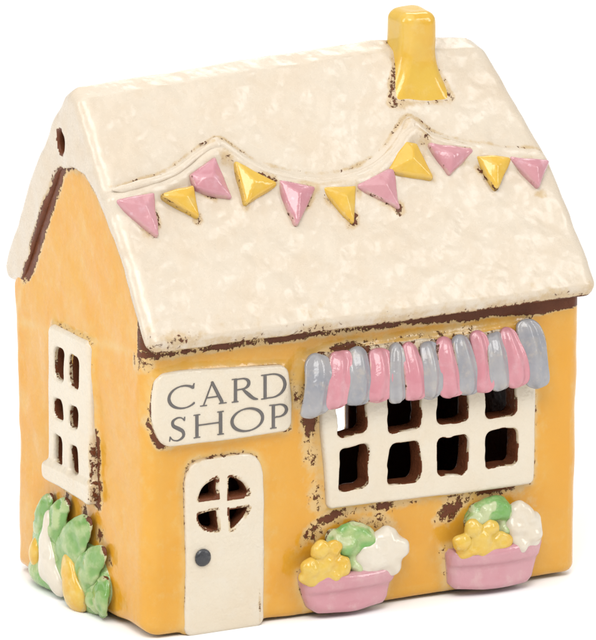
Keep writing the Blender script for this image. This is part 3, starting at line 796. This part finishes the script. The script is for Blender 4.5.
for pts, zr, cx, dx, dz, gr in ((BOXA, .42, 2.21, 0, -0.035, 0), (BOXB, .46, 3.86, 1.625, -0.02, 1)):
    t = tub('flower_tub', pts, zr, cx, 0.56, M_tub)
    yl = [(1.735, .58), (1.845, .765), (1.985, .76), (2.065, .575), (1.90, .60)]
    if gr: yl = [(1.80, .605), (1.935, .755), (2.14, .725), (2.255, .56), (2.03, .60)]
    rr = [.105, .10, .10, .115, .13]
    balls = [(x + dx, -0.185, z + dz, r * 0.98, 0.075, r * 0.98) for (x, z), r in zip(yl, rr)]
    balls += [(yl[4][0] + dx, -0.15, 0.50 + dz, 0.28, 0.10, 0.10)]
    blob('yellow_flower', balls, 0.018, M_petal, t, seed=3 + gr, h=0.013, amps=((7, .022), (13, .014)), ox=back_ox)
    lv = [(2.13, .80, .13), (2.26, .85, .13), (2.38, .80, .12), (2.20, .66, .12), (2.24, .53, .10), (2.03, .80, .09)]
    if gr: lv = [(2.08, .82, .10), (2.20, .88, .13), (2.33, .84, .10), (2.34, .66, .11), (2.36, .54, .08), (1.97, .80, .08)]
    blob('foliage', [(x + dx, -0.09, z + dz, r, 0.11, r * 1.05) for x, z, r in lv], 0.06, M_green, t, seed=13 + gr, amps=((7, .038), (13, .018)), ox=leafy)
    wf = [(2.42, .60, .17), (2.60, .70, .17), (2.62, .56, .16), (2.71, .62, .09), (2.45, .50, .13), (2.72, .72, .06)]
    if gr: wf = [(2.46, .66, .16), (2.50, .80, .12), (2.58, .66, .15), (2.60, .54, .11), (2.46, .54, .11), (2.42, .72, .08)]
    blob('white_flower', [(x + dx, -0.13, z + dz, r * 1.05, 0.115, r * 1.05) for x, z, r in wf], 0.05, M_white, t, seed=23 + gr, amps=((6, .030), (11, .018)), ox=back_ox)

# ---- flowering shrub at the gable end
def dimple(V, Q, seed):
    """thumb-nail pits pressed into a leaf"""
    N = normals(V, Q)
    pit = sstep(0.05, 0.40, vnoise(V, 9.5, seed))
    d = -0.016 * pit + 0.004 * vnoise(V, 11, seed + 5)
    return V + N * d[:, None], pit
def petal(name, y0, z0, y1, z1, wid, x, thick, mat, parent, seed, amps=((2.5, .012),), tip=0.75):
    n = 44; s = 0.5 - 0.5 * np.cos(np.linspace(0, 1, n) * math.pi)
    P = np.stack([x - 0.07 * np.sin(s * math.pi) ** 0.7 + 0.02, y0 + (y1 - y0) * s, z0 + (z1 - z0) * s], 1)
    prof_ = (np.clip(4 * s * (1 - s), 0, 1) ** 0.42) * (tip + (1 - tip) * s) * (1 + 0.0 * s)
    prof_[0] = prof_[-1] = 0.04
    dr = np.array([0, y1 - y0, z1 - z0]); dr /= np.linalg.norm(dr)
    U = np.cross((1, 0, 0), dr)
    V, Q = loft(P, wid * prof_, thick * prof_, U, (-1, 0, 0), 44, 2.1)
    V = wobble(V, Q, amps, seed)
    pit = np.zeros(len(V))
    if mat is M_leaf: V, pit = dimple(V, Q, seed)
    V[:, 0] *= 0.74
    return make_mesh(name, V, Q, mat, parent, {'pool': pit, 'oxide': np.where(V[:, 0] > x + 0.01, 0.35, 0.0) + band(np.hypot(V[:, 1] - y0, V[:, 2] - z0), 0.08) * 0.6})
g = Grid((-0.40, 0.5, -0.1), (0.15, 2.75, 1.2), 0.02)
F = smin(smin(ell_sd(g, (0.0, 1.95, 0.42), (0.13, 0.48, 0.42)), ell_sd(g, (0.0, 1.25, 0.34), (0.13, 0.52, 0.36)), 0.1), ell_sd(g, (-0.02, 2.1, 0.16), (0.16, 0.35, 0.14)), 0.08)
shrub = solid('flowering_shrub', g, np.maximum(F, -0.005 - g.Z), M_green, shop, it=2, amps=((4, .02),), seed=3)
petal('leaf', 1.99, 1.02, 2.30, 0.42, 0.155, -0.05, 0.075, M_leaf, shrub, 101, tip=0.78)
petal('leaf', 1.60, 1.05, 2.06, 0.42, 0.20, -0.07, 0.09, M_leaf, shrub, 102, tip=0.78)
petal('leaf', 1.10, 0.98, 1.86, 0.18, 0.255, -0.08, 0.085, M_leaf, shrub, 103, tip=0.78)
petal('leaf', 0.78, 0.74, 1.42, 0.20, 0.225, -0.08, 0.085, M_leaf, shrub, 104, tip=0.68)
petal('leaf', 0.80, 0.47, 0.90, 0.02, 0.185, -0.06, 0.08, M_leaf, shrub, 105, tip=0.9)
petal('leaf', 1.05, 0.30, 1.00, 0.02, 0.16, -0.05, 0.09, M_leaf, shrub, 107, tip=0.9)
petal('leaf', 2.30, 0.30, 1.95, 0.04, 0.12, -0.06, 0.08, M_leaf, shrub, 106)
petal('yellow_flower', 2.20, 0.56, 2.26, 0.16, 0.115, -0.10, 0.085, M_petal, shrub, 111)
petal('yellow_flower', 1.56, 0.52, 1.20, 0.015, 0.20, -0.14, 0.11, M_petal, shrub, 112, amps=((4, .03), (8, .012)))
blob('white_flower', [(-0.12, 1.93, .70, .09, .08, .16), (-0.14, 1.96, .52, .10, .13, .16), (-0.16, 1.90, .36, .10, .17, .16), (-0.14, 1.80, .22, .10, .17, .13), (-0.14, 1.98, .24, .09, .13, .12), (-0.13, 1.70, .13, .09, .14, .10)], 0.06, M_white, shrub, seed=9, amps=((4, .018), (8, .010)), xf=lambda V: V * np.array([0.76, 1, 1]))

# ------------------------------------------------------------------ the white sheet it stands on
def sweep():
    prof = [(-4.0, 0.0), (2.6, 0.0)] + [(2.6 + 0.9 * math.sin(a), 0.9 - 0.9 * math.cos(a)) for a in np.radians(np.arange(6, 91, 6))] + [(3.5, 2.6)]
    c, s = math.cos(math.radians(28.2)), math.sin(math.radians(28.2))
    V = []; Q = []
    for y, z in prof:
        for x in (-4.0, 4.0):
            V.append((x * c + y * s, -x * s + y * c, z))
    for i in range(len(prof) - 1): Q.append((2 * i, 2 * i + 1, 2 * i + 3, 2 * i + 2))
    return np.array(V) / S, np.array(Q)
mp = bpy.data.materials.new('white_paper'); mp.use_nodes = True
nt = mp.node_tree; b = nt.nodes['Principled BSDF']
n = nt.nodes.new('ShaderNodeTexNoise'); n.inputs['Scale'].default_value = 300; n.inputs['Detail'].default_value = 3
r = nt.nodes.new('ShaderNodeMapRange'); r.inputs['To Min'].default_value = 0.90; r.inputs['To Max'].default_value = 0.94
cc = nt.nodes.new('ShaderNodeCombineColor')
nt.links.new(n.outputs['Fac'], r.inputs['Value'])
for k in range(3): nt.links.new(r.outputs[0], cc.inputs[k])
nt.links.new(cc.outputs[0], b.inputs['Base Color'])
b.inputs['Roughness'].default_value = 0.9; b.inputs['Specular IOR Level'].default_value = 0.1
V, Q = sweep()
paper = make_mesh('backdrop', V, Q, mp, None)
paper['kind'] = 'structure'; paper['label'] = 'seamless white paper sweep under the ornament'; paper['category'] = 'backdrop'

# ------------------------------------------------------------------ light, camera
w = bpy.data.worlds.new('World'); scene.world = w; w.use_nodes = True
bg = w.node_tree.nodes['Background']; bg.inputs[0].default_value = (1.0, 0.99, 0.975, 1); bg.inputs[1].default_value = 0.42

TGT = Vector((0.061, 0.035, 0.066))
def area(name, loc, size, power, color=(1, 1, 1), size_y=None, tgt=TGT):
    l = bpy.data.lights.new(name, 'AREA'); l.energy = power; l.color = color
    l.shape = 'RECTANGLE'; l.size = size; l.size_y = size_y or size
    o = bpy.data.objects.new(name, l); COL.objects.link(o); o.location = loc
    o.rotation_euler = (Vector(tgt) - Vector(loc)).to_track_quat('-Z', 'Y').to_euler()
    return o
area('key_softbox', (-0.55, -0.95, 1.25), 0.75, 13.0, (1, 0.985, 0.96))
area('side_softbox', (-1.2, 0.15, 0.75), 0.4, 7.0, (1, 0.99, 0.98), 0.9)
area('fill_softbox', (1.1, -1.0, 0.9), 0.3, 7.0, (1, 0.99, 0.97), 0.9)

area('added_overhead_fill', (-0.45, -0.75, 1.75), 2.4, 25.0, tgt=(-0.45, -0.75, 0))  # unseen lamp added to whiten the sheet and lift shadow at the base
area('added_backdrop_fill', (0.9, 1.3, 1.7), 1.2, 26.0, tgt=(1.1, 1.9, 0.0))  # unseen lamp added behind the shop to brighten the sheet to white

cam = bpy.data.cameras.new('camera'); co = bpy.data.objects.new('camera', cam); COL.objects.link(co)
th, ph = math.radians(28.2), math.radians(14.4)
T = Vector((2.431, 1.395, 2.6417)) * S
d = Vector((-math.sin(th) * math.cos(ph), -math.cos(th) * math.cos(ph), math.sin(ph)))
co.location = T + d * 80 * S
co.rotation_euler = (-d).to_track_quat('-Z', 'Y').to_euler()
cam.sensor_width = 36; cam.sensor_height = 36 * 640 / 596
cam.sensor_fit = 'VERTICAL'
cam.lens = cam.sensor_height * 80 / 6.40
cam.clip_start = 0.05; cam.clip_end = 100
scene.camera = co
vs = scene.view_settings
vs.view_transform = 'Standard'; vs.look = 'None'; vs.exposure = 0.04; vs.gamma = 1.0
scene.cycles.max_bounces = 6
scene.cycles.diffuse_bounces = 3
scene.cycles.glossy_bounces = 3
scene.cycles.use_adaptive_sampling = True
scene.cycles.adaptive_threshold = 0.02
scene.cycles.use_denoising = True
